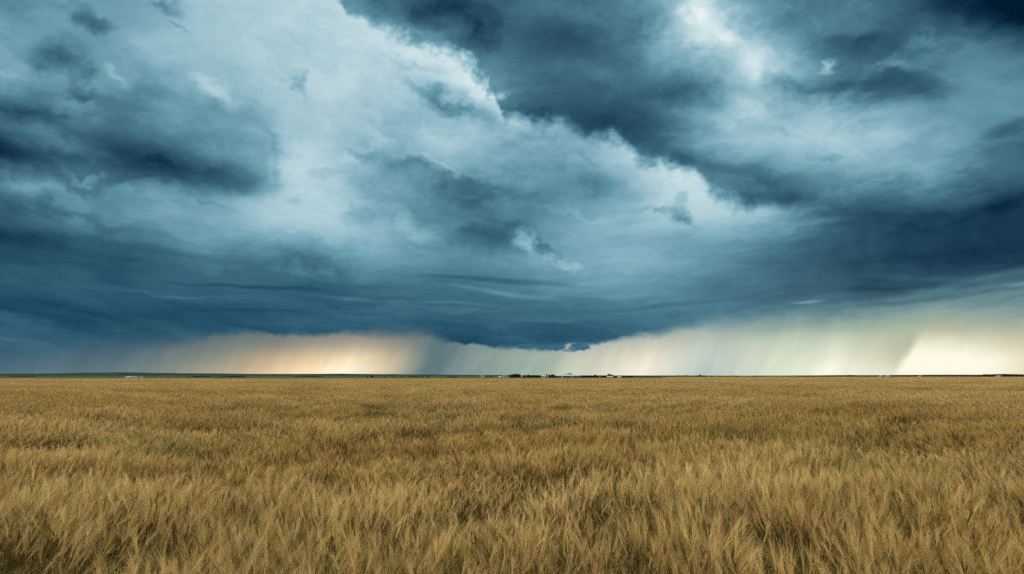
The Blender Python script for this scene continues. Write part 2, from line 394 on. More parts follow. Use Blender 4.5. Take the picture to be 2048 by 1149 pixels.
def link_mesh(name, verts, faces, mat, parent=None, smooth_=False):
    me = bpy.data.meshes.new(name)
    me.from_pydata([tuple(v) for v in verts], [], faces)
    if mat: me.materials.append(mat)
    if smooth_: me.shade_smooth()
    o = bpy.data.objects.new(name, me); COL.objects.link(o)
    if parent: o.parent = parent
    return o

def mat(name, rgb, rough=0.8, var=0.25, scale=0.5, spec=0.3, rgb2=None, stretch=(1, 1, 1), bump=0.0, metal=0.0):
    m = bpy.data.materials.new(name); m.use_nodes = True
    nt = m.node_tree; b = nt.nodes['Principled BSDF']; old = S.nt; S.nt = nt
    g = nt.nodes.new('ShaderNodeNewGeometry')
    mp = nt.nodes.new('ShaderNodeMapping'); mp.inputs['Scale'].default_value = stretch
    nt.links.new(g.outputs['Position'], mp.inputs[0])
    n, _ = noise(S(mp.outputs[0]), scale, 6, 0.6)
    c2 = rgb2 or tuple(c * (1 - var) for c in rgb)
    c1 = rgb if rgb2 else tuple(min(1, c * (1 + var)) for c in rgb)
    c = mixc(rng(n, 0.3, 0.7), (*c2, 1), (*c1, 1))
    nt.links.new(c.k, b.inputs['Base Color'])
    b.inputs['Roughness'].default_value = rough; b.inputs['Metallic'].default_value = metal
    b.inputs['Specular IOR Level'].default_value = spec
    if bump:
        bp = nt.nodes.new('ShaderNodeBump'); bp.inputs['Strength'].default_value = bump; bp.inputs['Distance'].default_value = 0.3
        nt.links.new(n.k, bp.inputs['Height']); nt.links.new(bp.outputs[0], b.inputs['Normal'])
    S.nt = old
    return m

# ---------------------------------------------------------------- ground: one sheet to the horizon
def ground_z(x, y):
    """the plain dips a little beyond the crop and lies level with it again further off"""
    return 0.0

def grid_sheet(name, xs, ys, zf, m):
    vs = [(x, y, zf(x, y)) for y in ys for x in xs]
    nx = len(xs)
    fs = [(j * nx + i, j * nx + i + 1, (j + 1) * nx + i + 1, (j + 1) * nx + i) for j in range(len(ys) - 1) for i in range(nx - 1)]
    return link_mesh(name, vs, fs, m, None, True)

gm_ = mat('far_farmland', (0.06, 0.085, 0.04), 0.95, scale=0.004, rgb2=(0.02, 0.05, 0.025), stretch=(0.25, 1, 1), spec=0.0)
gx = [-6500, -5000, -3000, -1500, -700, -300, 0, 300, 700, 1500, 3000, 5000, 6500]
gy = [-6500, -5000, -500, 0, 300, 500, 700, 1000, 1500, 2500, 4000, 5000, 6500]
tag(grid_sheet('ground', gx, gy, lambda x, y: 0.0, gm_), kind='structure')
soil = mat('dark_soil', (0.07, 0.05, 0.03), 0.95, scale=3.0, spec=0.0)
tag(grid_sheet('field_soil', [-700 + 50 * i for i in range(29)], [-20, 0, 20, 60, 120, 200, 300, 400, 530], lambda x, y: 0.006, soil), kind='structure')

# low ridge on the horizon, blue of distant haze mixed into its base colour
hill_m = mat('hazy_wooded_hills', (0.022, 0.036, 0.044), 0.95, scale=0.006, rgb2=(0.012, 0.022, 0.028), spec=0.0)
RIDGE = [(-500,747),(-200,748),(0,747.6),(60,747.8),(120,747.2),(180,745.8),(250,745),(300,746.2),(360,747),(420,747.2),(500,748.2),(560,748.4),(620,748.3),(680,747.8),(740,748.6),(800,749),(880,749.8),(960,750.4),(1040,750.6),(1120,751),(1240,751.4),(1340,751.5),(1500,751.8),(1600,751.4),(1680,750.8),(1760,750.8),(1830,750.2),(1900,749.8),(1960,750.2),(2048,749.4),(2200,749),(2600,750)]
def ridge(name, Y, depth, pts, m, n=400, amp=0.35):
    vs = []; fs = []
    xs = np.linspace(pts[0][0], pts[-1][0], n)
    hy = np.interp(xs, [p[0] for p in pts], [p[1] for p in pts])
    jit = np.convolve(nrs.randn(n + 8), np.ones(3) / 3, 'same')[:n] * amp
    for x, h, j in zip(xs, hy, jit):
        u, w = uw(x, h - abs(j) * 0.5)
        X = u * Y; Z = EYE + w * Y
        vs += [(X * (1 - depth / Y), Y - depth, -1.0), (X * (1 - depth * .45 / Y), Y - depth * .45, max(0.3, Z * .62 * (1 + .2 * j))), (X, Y, max(0.5, Z)), (X * 1.1, Y + depth * 1.4, -1.0)]
    for i in range(n - 1):
        for k in range(3):
            a = i * 4 + k
            fs.append((a, a + 4, a + 5, a + 1))
    return link_mesh(name, vs, fs, m, None, True)
tag(ridge('hills', 4500, 900, RIDGE, hill_m), kind='structure')

# ---------------------------------------------------------------- bearded wheat
def plant_material(name):
    m = bpy.data.materials.new(name); m.use_nodes = True
    nt = m.node_tree; nt.nodes.clear(); old = S.nt; S.nt = nt
    a = nt.nodes.new('ShaderNodeAttribute'); a.attribute_name = 'straw'
    b = nt.nodes.new('ShaderNodeAttribute'); b.attribute_name = 'tint'; b.attribute_type = 'INSTANCER'
    c = mixc(1.0, S(a.outputs['Color']), S(b.outputs['Color']), 'MULTIPLY')
    d = nt.nodes.new('ShaderNodeBsdfDiffuse'); t = nt.nodes.new('ShaderNodeBsdfTranslucent')
    nt.links.new(c.k, d.inputs[0]); nt.links.new(c.k, t.inputs[0])
    mx = nt.nodes.new('ShaderNodeMixShader'); mx.inputs[0].default_value = 0.2
    nt.links.new(d.outputs[0], mx.inputs[1]); nt.links.new(t.outputs[0], mx.inputs[2])
    o = nt.nodes.new('ShaderNodeOutputMaterial'); nt.links.new(mx.outputs[0], o.inputs[0])
    S.nt = old
    return m
wheat_m = plant_material('ripening_wheat')

class Mesher:
    def __init__(s): s.v = []; s.f = []; s.c = []
    def tri(s, a, b, c, col):
        n = len(s.v); s.v += [a, b, c]; s.f.append((n, n + 1, n + 2)); s.c += [col] * 3
    def strip(s, pts, wid, side, col):
        """ribbon through pts, widths wid, offset along side"""
        n = len(s.v)
        for p, w in zip(pts, wid):
            s.v += [p - side * (w / 2), p + side * (w / 2)]; s.c += [col, col]
        for i in range(len(pts) - 1):
            a = n + 2 * i
            s.f.append((a, a + 1, a + 3, a + 2))
    def tube(s, pts, rad, k, col):
        n = len(s.v)
        for i, (p, r) in enumerate(zip(pts, rad)):
            t = (pts[min(i + 1, len(pts) - 1)] - pts[max(i - 1, 0)])
            t.normalize()
            x = t.cross(Vector((0.3, 1, 0.1))).normalized(); y = t.cross(x)
            for j in range(k):
                an = 2 * math.pi * j / k
                s.v.append(p + x * (r * math.cos(an)) + y * (r * math.sin(an))); s.c.append(col)
        for i in range(len(pts) - 1):
            for j in range(k):
                a = n + i * k + j; b = n + i * k + (j + 1) % k
                s.f.append((a, b, b + k, a + k))
    def mesh(s, name, m):
        me = bpy.data.meshes.new(name); me.from_pydata([tuple(v) for v in s.v], [], s.f)
        me.materials.append(m)
        at = me.attributes.new('straw', 'FLOAT_COLOR', 'POINT')
        at.data.foreach_set('color', np.array([(*c, 1) for c in s.c], dtype=np.float32).ravel())
        return me

def jit(c, rnd, a=0.18):
    k = 1 + rnd.uniform(-a, a)
    return tuple(max(0, min(1, v * k * (1 + rnd.uniform(-.05, .05)))) for v in c)

STRAW = (0.41, 0.325, 0.145); EAR = (0.40, 0.30, 0.125); AWN = (0.57, 0.455, 0.22); RUST = (0.25, 0.165, 0.085)
GREEN = (0.05, 0.075, 0.02); OLIVE = (0.12, 0.11, 0.035); DRY = (0.20, 0.15, 0.07)

def wheat_plant(M, x, y, rnd, detail, lean, side_bias):
    h = rnd.gauss(0.78, 0.075)
    az = rnd.gauss(side_bias, 1.3); ln = abs(rnd.gauss(lean * .8, 0.09))
    d = Vector((math.cos(az), math.sin(az), 0))
    p0 = Vector((x, y, 0))
    def at(t): return p0 + Vector((0, 0, h * t * (1 - 0.12 * ln * t))) + d * (ln * h * t * t)
    r = rnd.random()
    if r < .12: sc, ec_, ac = GREEN, OLIVE, OLIVE
    elif r < .28: sc, ec_, ac = OLIVE, OLIVE, STRAW
    elif r < .45: sc, ec_, ac = RUST, RUST, EAR
    else: sc, ec_, ac = STRAW, EAR, AWN
    sc = rnd.choice((GREEN, OLIVE, RUST, DRY, DRY))
    sc = jit(sc, rnd); ec_ = jit(ec_, rnd); ac = jit(ac, rnd)
    if detail == 2:
        M.tube([at(0), at(.35), at(.7), at(1)], [.0022, .002, .0016, .0012], 3, sc)
    else:
        s = Vector((math.cos(rnd.uniform(0, 3.14)), math.sin(rnd.uniform(0, 3.14)), 0))
        M.strip([at(0), at(.5), at(1)], [.005, .004, .003], s, sc)
    # ear
    top = at(1.0); t = (at(1.0) - at(.9)).normalized()
    t = (t + d * rnd.uniform(.0, .35) + Vector((rnd.uniform(-.12, .12), rnd.uniform(-.12, .12), 0))).normalized()
    L = rnd.uniform(.06, .09)
    sx_ = t.cross(Vector((rnd.random() + .2, rnd.random(), .1))).normalized(); sy_ = t.cross(sx_)
    if detail == 2:
        n = 9
        pts = [top + t * (L * i / (n - 1)) + d * (0.02 * (i / (n - 1)) ** 2) for i in range(n)]
        rad = [.0015] + [(.0050 if i % 2 else .0038) * (1 - .5 * max(0, i - 4) / 5) for i in range(1, n - 1)] + [.0012]
        M.tube(pts, rad, 5, ec_)
        na = 26
    else:
        M.tube([top, top + t * L * .4, top + t * L], [.002, .0055, .001], 3, ec_)
        na = 7
    for i in range(na):
        f_ = (i + .5) / na
        b = top + t * (L * (.15 + .8 * f_))
        an = rnd.uniform(0, 6.283); o = sx_ * math.cos(an) + sy_ * math.sin(an)
        sp = rnd.uniform(.04, .24)
        a_ = (t + o * sp).normalized()
        al = rnd.uniform(.09, .15)
        w = .0008 if detail == 2 else .0022
        s = a_.cross(Vector((rnd.uniform(-1, 1), rnd.uniform(-1, 1), rnd.uniform(-.3, .3)))).normalized()
        mid = b + a_ * al * .5; end = b + a_ * al + d * (.014 * (1 + ln)) + o * .006
        if detail == 2:
            M.strip([b, mid, end], [w, w * .85, w * .25], s, jit(ac, rnd, .12))
        else:
            M.tri(b - s * w * .6, b + s * w * .6, end, jit(ac, rnd, .12))
    # leaves
    for k in range(2 if detail == 2 else 1):
        tt = rnd.uniform(.12, .72); b = at(tt)
        an = rnd.uniform(0, 6.283); o = Vector((math.cos(an), math.sin(an), 0))
        o = (o + d * .8).normalized()
        ll = rnd.uniform(.14, .26); up = rnd.uniform(.3, 1.0)
        pts = [b, b + o * ll * .35 + Vector((0, 0, up * ll * .45)), b + o * ll * .75 + Vector((0, 0, up * ll * .5)), b + o * ll * 1.05 + Vector((0, 0, up * ll * .2 - .03))]
        s = o.cross(Vector((0, 0, 1))).normalized()
        q_ = rnd.random()
        lc = jit(GREEN if q_ < (.60 if tt < .42 else .25) else OLIVE if q_ < .55 else RUST if q_ < .78 else DRY, rnd)
        M.strip(pts, [.003, .006, .005, .001], s, lc)

def patch(name, size, count, detail, seed):
    rnd = random.Random(seed); M = Mesher()
    # a few tussocks that lean together
    cs = [(rnd.uniform(-.5, .5) * size, rnd.uniform(-.5, .5) * size, rnd.uniform(0, 6.28), rnd.uniform(.02, .17)) for _ in range(max(3, int(size * size * 14)))]
    for _ in range(count):
        x = rnd.uniform(-.56, .56) * size; y = rnd.uniform(-.56, .56) * size
        c = min(cs, key=lambda c: (c[0] - x) ** 2 + (c[1] - y) ** 2)
        wheat_plant(M, x, y, rnd, detail, c[3], c[2])
    o = bpy.data.objects.new(name, M.mesh(name, wheat_m))
    return o

def value_noise(x, y, seed):
    xi = np.floor(x).astype(np.int64); yi = np.floor(y).astype(np.int64)
    fx = x - xi; fy = y - yi; fx = fx * fx * (3 - 2 * fx); fy = fy * fy * (3 - 2 * fy)
    def h(a, b):
        n = (a * 374761393 + b * 668265263 + seed * 1442695041) & 0x7fffffff
        n = ((n ^ (n >> 13)) * 1274126177) & 0x7fffffff
        n = n ^ (n >> 16)
        return (n & 0xffff) / 65535.0
    return (h(xi, yi) * (1 - fx) + h(xi + 1, yi) * fx) * (1 - fy) + (h(xi, yi + 1) * (1 - fx) + h(xi + 1, yi + 1) * fx) * fy
def fbm(x, y, seed, oct=4):
    s = 0; a = .5; t = 0
    for o in range(oct):
        s = s + a * value_noise(x * 2 ** o + 17 * o, y * 2 ** o - 9 * o, seed + o); t += a; a *= .55
    return s / t

def scatter(name, protos, pts, rot, scl, tint, idx, label=None):
    """one object whose points carry the plants (geometry nodes)"""
    me = bpy.data.meshes.new(name)
    me.vertices.add(len(pts)); me.vertices.foreach_set('co', pts.astype(np.float32).ravel())
    for nm, ty, arr, key in (('rot', 'FLOAT_VECTOR', rot, 'vector'), ('scl', 'FLOAT_VECTOR', scl, 'vector'), ('tint', 'FLOAT_COLOR', tint, 'color'), ('idx', 'INT', idx, 'value')):
        at = me.attributes.new(nm, ty, 'POINT')
        at.data.foreach_set(key, (arr.astype(np.int32) if ty == 'INT' else arr.astype(np.float32)).ravel())
    o = bpy.data.objects.new(name, me); COL.objects.link(o)
    pc = bpy.data.collections.new(name + '_plants')
    for p in protos: pc.objects.link(p)
    ng = bpy.data.node_groups.new(name + '_nodes', 'GeometryNodeTree')
    ng.interface.new_socket('Geometry', in_out='INPUT', socket_type='NodeSocketGeometry')
    ng.interface.new_socket('Geometry', in_out='OUTPUT', socket_type='NodeSocketGeometry')
    N = ng.nodes.new; L = ng.links.new
    gi = N('NodeGroupInput'); go = N('NodeGroupOutput')
    ip = N('GeometryNodeInstanceOnPoints'); ci = N('GeometryNodeCollectionInfo')
    ci.inputs['Collection'].default_value = pc; ci.inputs['Separate Children'].default_value = True; ci.inputs['Reset Children'].default_value = True
    ip.inputs['Pick Instance'].default_value = True
    L(gi.outputs[0], ip.inputs['Points']); L(ci.outputs[0], ip.inputs['Instance'])
    def attr(nm, ty):
        a = N('GeometryNodeInputNamedAttribute'); a.data_type = ty; a.inputs[0].default_value = nm; return a.outputs[0]
    L(attr('idx', 'INT'), ip.inputs['Instance Index'])
    e2r = N('FunctionNodeEulerToRotation'); L(attr('rot', 'FLOAT_VECTOR'), e2r.inputs[0]); L(e2r.outputs[0], ip.inputs['Rotation'])
    L(attr('scl', 'FLOAT_VECTOR'), ip.inputs['Scale'])
    L(ip.outputs[0], go.inputs[0])
    md = o.modifiers.new('plants', 'NODES'); md.node_group = ng
    return o

def field_points(y0, y1, step, jitter, margin, npro, hmul=1.0, seed=0, flat=0.0):
    rs = np.random.RandomState(seed + 5)
    ys = np.arange(y0, y1, step); P_ = []
    for y in ys:
        hw = abs(y) * 0.98 + margin
        xs = np.arange(-hw, hw, step)
        P_.append(np.stack([xs, np.full_like(xs, y)], 1))
    P_ = np.concatenate(P_) + 0
    P_ += rs.uniform(-jitter, jitter, P_.shape) * step
    P_ = P_[P_[:, 1] < np.interp(P_[:, 0], [-300, -100, 0, 70, 110, 150, 400], [250, 235, 245, 255, 420, 500, 520])]
    x, y = P_[:, 0], P_[:, 1]
    n = len(x)
    dist = np.hypot(x, y)
    # wind waves: bands across the view, longer than deep, with smaller gusts inside
    b1 = fbm(x / 14 + 3, y / 4.5, 31, 4); b2 = fbm(x / 1.6, y / 1.2, 47, 3); b3 = fbm(x / 50, y / 22, 71, 3)
    hgt = 0.90 + (b1 - .5) * .36 + (fbm(x / 16, y / 2.0, 37, 3) - .5) * .22 + (b2 - .5) * .75 + (b3 - .5) * .25
    fa = np.clip((dist - 40) / 80, 0, 1); hgt = hgt * (1 - fa) + (0.86 + (b1 - .5) * .16) * fa
    hgt = np.clip(hgt, .50, 1.10) * (1 + rs.uniform(-.05, .05, n)) * hmul
    lx = -np.clip(x / 9.0, -1, 1) * .26 + (fbm(x / 2.5, y / 2.5, 91, 3) - .5) * .62
    ly = (fbm(x / 2.2 + 9, y / 2.2, 95, 3) - .5) * .55
    # tilt: rotate about y by lx, about x by -ly, with a free turn first (XYZ euler: x, y, z applied in order)
    fl = 1 - flat
    rot = np.stack([-ly * fl, lx * fl, np.zeros(n)], 1)
    mir = rs.choice([-1.0, 1.0], n)
    gap = np.clip((.5 * fbm(x / .55 + 70, y / .8, 61, 2) + .5 * fbm(x / 2.4 + 7, y / 1.6, 63, 3) - .55) / .07, 0, 1) * np.clip((30 - dist) / 12, 0, 1)
    hgt = hgt * (1 - .55 * gap)
    scl = np.stack([np.ones(n) * mir, rs.choice([-1.0, 1.0], n), hgt], 1)
    pale = np.array([1.12, 1.10, 1.10]); brown = np.array([.86, .78, .66]); green = np.array([.45, .62, .42])
    k = np.clip((.45 * fbm(x / 7 + 5, y / 3.2, 13, 4) + .3 * fbm(x / 22, y / 1.9, 17, 3) + .25 * fbm(x / 45, y / 8.0, 19, 3) - .40) / .20, 0, 1)[:, None]
    g = np.clip((fbm(x / 5 + 50, y / 1.7, 23, 4) - .63) / .10, 0, 1)[:, None] * .45
    c = pale * k + brown * (1 - k); c = c * (1 - g) + green * g
    c = c * (1 - .6 * gap[:, None]) + green * .9 * .6 * gap[:, None]
    c = c * (1 + rs.uniform(-.12, .12, (n, 1)))
    tint = np.concatenate([c, np.ones((n, 1))], 1)
    return np.stack([x, y, np.zeros(n)], 1), rot, scl, tint, rs.randint(0, npro, n)

near_p = [patch('wheat_tuft', .42, 50, 2, 100 + i) for i in range(9)]
mid_p = [patch('wheat_clump', .9, 170, 1, 200 + i) for i in range(7)]
far_p = [patch('wheat_block', 3.0, 1100, 1, 300 + i) for i in range(4)]
o = scatter('wheat', near_p, *field_points(.35, 13.0, .34, .5, 2.2, 9, seed=1))
tag(o, kind='stuff')
o = scatter('wheat', mid_p, *field_points(12.9, 62, .72, .5, 2.5, 7, seed=2, flat=.35))
tag(o, kind='stuff')
o = scatter('wheat', far_p, *field_points(61, 525, 2.5, .4, 6, 4, seed=3, flat=1.0))
tag(o, kind='stuff')

# ---------------------------------------------------------------- farmstead and trees on the skyline
bark_m = mat('bark', (0.06, 0.05, 0.04), 0.9, scale=2)
leaf_m = mat('leaf_dark_green', (0.022, 0.034, 0.014), 0.8, scale=0.35, rgb2=(0.010, 0.016, 0.008), spec=0.1)
leaf_b = mat('leaf_brown_green', (0.075, 0.062, 0.032), 0.8, scale=0.4, rgb2=(0.035, 0.035, 0.02), spec=0.1)
roof_light = mat('pale_blue_metal_roof', (0.36, 0.47, 0.54), 0.5, var=.1, scale=.3, stretch=(6, 1, 1), metal=0.2)
wall_navy = mat('navy_blue_metal_wall', (0.012, 0.05, 0.12), 0.5, var=.15, scale=.5, stretch=(8, 1, 1))
white_m = mat('white_painted_siding', (0.31, 0.35, 0.38), 0.6, var=.06, scale=1, stretch=(1, 1, 8))
grey_m = mat('galvanised_steel', (0.40, 0.46, 0.48), 0.4, var=.12, scale=1, stretch=(1, 1, 6), metal=0.3)
blue_grey = mat('blue_grey_steel', (0.16, 0.25, 0.30), 0.45, var=.12, scale=1, stretch=(1, 1, 6), metal=0.2)
dark_m = mat('dark_window_glass', (0.02, 0.025, 0.03), 0.2, var=.1, spec=.5)
dark_roof = mat('grey_shingle_roof', (0.13, 0.14, 0.15), 0.8, var=.2, scale=2)

def X_at(px, Y): return uw(px, 700)[0] * Y / 1.0 * (uw(px, 751)[0] / uw(px, 700)[0])
def Z_at(py, Y): return EYE + uw(0, py)[1] * Y
def PX(Y): return Y / F * 0.9880 * 1.025      # metres per photo pixel at distance Y near the horizon

def leaf_crown(rad, hgt, base, rnd, n):
    """leaf clumps spread through several lobes"""
    vs = []; fs = []
    lobes = []
    for _ in range(9):
        a = rnd.uniform(0, 6.28); r = rnd.uniform(0, .62) * rad; z = base + rnd.uniform(.18, .86) * (hgt - base)
        taper = 1 - .45 * abs((z - base) / (hgt - base) - .45)
        lobes.append((math.cos(a) * r * taper, math.sin(a) * r * taper, z, rad * rnd.uniform(.30, .55)))
    lobes.append((0, 0, hgt - rad * .35, rad * .34))
    for i in range(n):
        lx, ly, lz, lr = lobes[i % len(lobes)]
        v = Vector((rnd.gauss(0, 1), rnd.gauss(0, 1), rnd.gauss(0, 1))).normalized() * lr * rnd.uniform(.45, 1.08)
        p = Vector((lx, ly, max(base * .6, lz + v.z * .85))) + Vector((v.x, v.y, 0))
        a = Vector((rnd.gauss(0, 1), rnd.gauss(0, 1), rnd.gauss(0, 1))).normalized()
        b = a.cross(Vector((rnd.gauss(0, 1), rnd.gauss(0, 1), rnd.gauss(0, 1)))).normalized()
        s = rad * rnd.uniform(.07, .15)
        k = len(vs)
        vs += [p - a * s, p - b * s * .7, p + a * s, p + b * s * .7]; fs.append((k, k + 1, k + 2, k + 3))
    return vs, fs

def trunk_mesh(h, r, rnd):
    M = Mesher()
    M.tube([Vector((0, 0, -.1)), Vector((.05, 0, h * .3)), Vector((-.05, .06, h * .55)), Vector((0, 0, h * .85))], [r, r * .8, r * .55, r * .15], 7, (0, 0, 0))
    for i in range(5):
        a = rnd.uniform(0, 6.28); z = h * rnd.uniform(.28, .6); l = h * rnd.uniform(.2, .34)
        d = Vector((math.cos(a), math.sin(a), .9)).normalized()
        M.tube([Vector((0, 0, z)), Vector((0, 0, z)) + d * l * .5, Vector((0, 0, z)) + d * l + Vector((0, 0, .1 * l))], [r * .42, r * .28, r * .08], 5, (0, 0, 0))
    return M.v, M.f

PROTO = {}
def tree_proto(kind, k):
    """crown and trunk for a tree of unit height; made once, shared"""
    key = (kind, k)
    if key in PROTO: return PROTO[key]
    rnd = random.Random(900 + 31 * k + len(kind))
    rad, base = {'broad': (.48, .05), 'tall': (.27, .08), 'bush': (.75, .02)}[kind]
    vs, fs = leaf_crown(rad, 1.0, base, rnd, 900)
    cm = bpy.data.meshes.new('crown'); cm.from_pydata([tuple(v) for v in vs], [], fs)
    tv, tf = trunk_mesh(1.0, .022 if kind != 'bush' else .015, rnd)
    tm = bpy.data.meshes.new('trunk'); tm.from_pydata([tuple(v) for v in tv], [], tf); tm.materials.append(bark_m)
    PROTO[key] = (cm, tm); return PROTO[key]
CROWN = {}
ti = 0
def tree(px, top, width, Y, kind, label, group, name='tree', cat='tree', m=None):
    global ti
    ti += 1
    cm, tm = tree_proto(kind, ti % 4)
    Y = Y * KD
    m = m or leaf_m
    ck = (cm.name, m.name)
    if ck not in CROWN:
        c2 = cm.copy(); c2.materials.append(m); CROWN[ck] = c2
    H = Z_at(top, Y); rad = {'broad': .48, 'tall': .27, 'bush': .75}[kind]
    e = bpy.data.objects.new(name, None); COL.objects.link(e)
    e.location = (X_at(px, Y), Y, 0); e.rotation_euler = (0, 0, ti * 2.1)
    sx = width * 1.3 * PX(Y) / (2 * rad)
    e.scale = (sx, sx, H); e.empty_display_size = .2
    tag(e, label, cat, group)
    for nm, me in (('crown', CROWN[ck]), ('trunk', tm)):
        o = bpy.data.objects.new(nm, me); COL.objects.link(o); o.parent = e
    return e

YF = 700   # scaled with the rest by KD
KD = 0.76
G1 = 'trees of the tall grove at the left end of the farmstead'
for px, top, w, k, lb in [
    (1017.5, 750.3, 4, 'bush', 'low dark bush at the left foot of the tall farm grove beside the grey bins'),
    (1022.5, 749.3, 8, 'broad', 'leftmost full tree of the tall dark farm grove, rounded shoulder'),
    (1027, 748.6, 8, 'broad', 'second tree from the left in the tall dark farm grove'),
    (1031, 747.9, 8, 'broad', 'highest dark tree in the middle of the tall farm grove'),
    (1035, 748.1, 8, 'broad', 'dark tree just right of the highest one in the tall farm grove'),
    (1039, 749.3, 6, 'broad', 'last and lower tree at the right end of the tall farm grove')]:
    tree(px, top, w, YF + rnd.uniform(-8, 8), k, lb, G1)
G2 = 'low trees between the white hopper bin and the white shed'
for px, top, w, k, lb in [
    (1048, 752.6, 7, 'bush', 'low dark bush right behind the lone white hopper bin'),
    (1052.5, 752.9, 6, 'bush', 'low bush in the dip left of the pointed farm tree'),
    (1057, 749.6, 5, 'tall', 'narrow pointed dark tree standing above the low bushes of the farm'),
    (1063, 750.9, 7, 'broad', 'rounded tree next to the narrow pointed one at the farm'),
    (1068, 750.4, 7, 'broad', 'rounded dark tree in the middle of the low farm row'),
    (1072, 751.2, 6, 'broad', 'slightly lower tree in the dip of the low farm row'),
    (1076.5, 750.6, 6, 'broad', 'last rounded tree before the white roofed shed')]:
    tree(px, top, w, YF + rnd.uniform(-6, 6), k, lb, G2)
G3 = 'trees between the white shed and the long blue barn'
for px, top, w, k, lb in [
    (1089.5, 749.0, 5, 'broad', 'tall dark tree right behind the white roofed shed'),
    (1094, 749.0, 5, 'broad', 'tall dark tree behind the white hopper bin near the barn'),
    (1099, 749.7, 6, 'broad', 'dark tree between the second hopper bin and the barn'),
    (1103.5, 748.8, 6, 'broad', 'highest dark tree left of the long blue barn'),
    (1108.5, 749.5, 6, 'broad', 'dark tree touching the left gable of the long blue barn')]:
    tree(px, top, w, YF + 22 + rnd.uniform(-5, 5), k, lb, G3)
G4 = 'treetops showing over the long barn roof'
for px, top, w, k, lb in [
    (1113.5, 749.0, 4, 'broad', 'small treetop over the left end of the barn roof'),
    (1122, 749.4, 4, 'broad', 'tiny treetop just clearing the barn roof left of its middle'),
    (1131, 748.3, 6, 'broad', 'low left treetop of the clump behind the barn roof'),
    (1135.5, 747.8, 6, 'broad', 'second treetop of the clump behind the barn roof'),
    (1140, 746.7, 7, 'broad', 'highest pointed treetop behind the barn roof'),
    (1145, 748.0, 6, 'broad', 'right treetop of the clump behind the barn roof')]:
    tree(px, top, w, YF + 60, k, lb, G4)
G5 = 'low shelter trees right of the long blue barn'
tree(1160.6, 749.1, 5, YF + 14, 'tall', 'bent dark tree hooking over the right end of the barn roof', G5)
words = ['first', 'second', 'third', 'fourth', 'fifth', 'sixth', 'seventh', 'eighth', 'ninth', 'tenth']
for i, (px, top) in enumerate([(1165, 751.8), (1169.5, 752.0), (1173.5, 751.3), (1177.5, 751.2), (1182, 752.0), (1186, 751.6)]):
    tree(px, top, 6.5, YF + 10, 'broad', words[i] + ' low dark tree to the right of the barn end', G5)
tree(1190.5, 749.9, 7, YF + 10, 'broad', 'small rounded tree rising above the low row right of the barn', G5)
for i, (px, top) in enumerate([(1195.5, 752.0), (1201, 752.2), (1205, 751.6), (1209, 751.9), (1213, 751.7)]):
    tree(px, top, 6, YF + 10, 'broad', words[i] + ' low dark tree right of the small rounded one in the barn row', G5)
tree(1217.5, 747.9, 8, YF + 25, 'broad', 'tall double topped tree behind the long white bungalow, left half', G5)
tree(1222.5, 749.3, 8, YF + 25, 'broad', 'lower right half of the tall tree behind the white bungalow', G5)
for px, top, w, lb in [(1228, 752.0, 6, 'low shrub just right of the white bungalow'), (1233, 752.4, 6, 'low shrub between the bungalow and the white box shed'),
    (1238, 751.6, 7, 'rounded bush behind the white box shed'), (1247, 752.2, 6, 'bush left of the far right end of the farm row'),
    (1256, 751.9, 6, 'bush at the far right end of the farm row'), (1263, 752.0, 5, 'last small bush right of the whole farm')]:
    tree(px, top, w, YF + 30, 'bush', lb, 'bushes at the right end of the farm', 'bush', 'bush')
GL = 'scattered bushes left of the farm'
for px, top, w, lb, m in [
    (744.5, 751.4, 8, 'lone dark rounded clump below the bright orange gap in the clouds', None),
    (735, 752.9, 5, 'tiny bush left of the lone rounded clump', None),
    (769, 753.7, 5, 'flat dark bush on the crop edge right of the orange glow', None),
    (787, 753.5, 4, 'tiny bush on the crop edge left of the dark rain shaft', None),
    (804, 753.7, 8, 'flat bush on the crop edge beneath the left side of the dark rain shaft', None),
    (820, 753.0, 6, 'dark bush at the left end of the short row under the rain shaft', None),
    (827, 752.6, 6, 'tallest dark bush of the short row under the rain shaft', None),
    (833, 753.3, 6, 'low bush in the middle of the short row under the rain shaft', None),
    (839, 753.5, 6, 'low bush at the right end of the short row under the rain shaft', None),
    (847, 751.2, 4, 'thin grey brown tree just right of the short dark row', leaf_b),
    (856, 751.9, 5, 'brown rounded tree alone right of the thin grey one', leaf_b),
    (897, 753.6, 6, 'left bush of the flat trio in mid horizon', None),
    (904, 753.2, 8, 'middle bush of the flat trio in mid horizon', None),
    (911, 753.0, 7, 'right bush of the flat trio in mid horizon', None),
    (974, 753.9, 5, 'flat bush right of the pale twin silos', None),
    (982.5, 752.6, 3.5, 'small black bush right of the pale twin silos', None)]:
    tree(px, top, w, 760, 'bush', lb, GL, 'bush', 'bush', m)
GR = 'scattered bushes right of the farm'
for px, top, w, lb in [(1379, 751.6, 6, 'left low tree before the dark clump right of the farm'), (1386, 751.5, 6, 'low tree next to the left foot of the dark clump'),
    (1393, 751.4, 6, 'dark tree on the left side of the clump right of the farm'), (1399, 750.4, 7, 'highest tree of the dark clump right of the farm'), (1405, 750.9, 6, 'dark tree right of the highest in the clump'),
    (1411, 751.2, 6, 'last dark tree at the right side of the clump'), (1424, 751.4, 6, 'small separate tree right of the dark clump'),
    (1440, 752.0, 7, 'flat bush left of the brownish hedge bushes'), (1455, 751.9, 7, 'flat bush between two others right of the dark clump'), (1472, 751.6, 11, 'broad flat bush right of the dark clump'),
    (1509, 751.9, 10, 'lone flat bush on the bare skyline right of all the others')]:
    tree(px, top, w, 900, 'bush', lb, GR, 'bush', 'bush')
tree(1971, 748.6, 4, 1000, 'tall', 'small pointed tree at the left tip of the far right grove', 'trees at the far right grove')
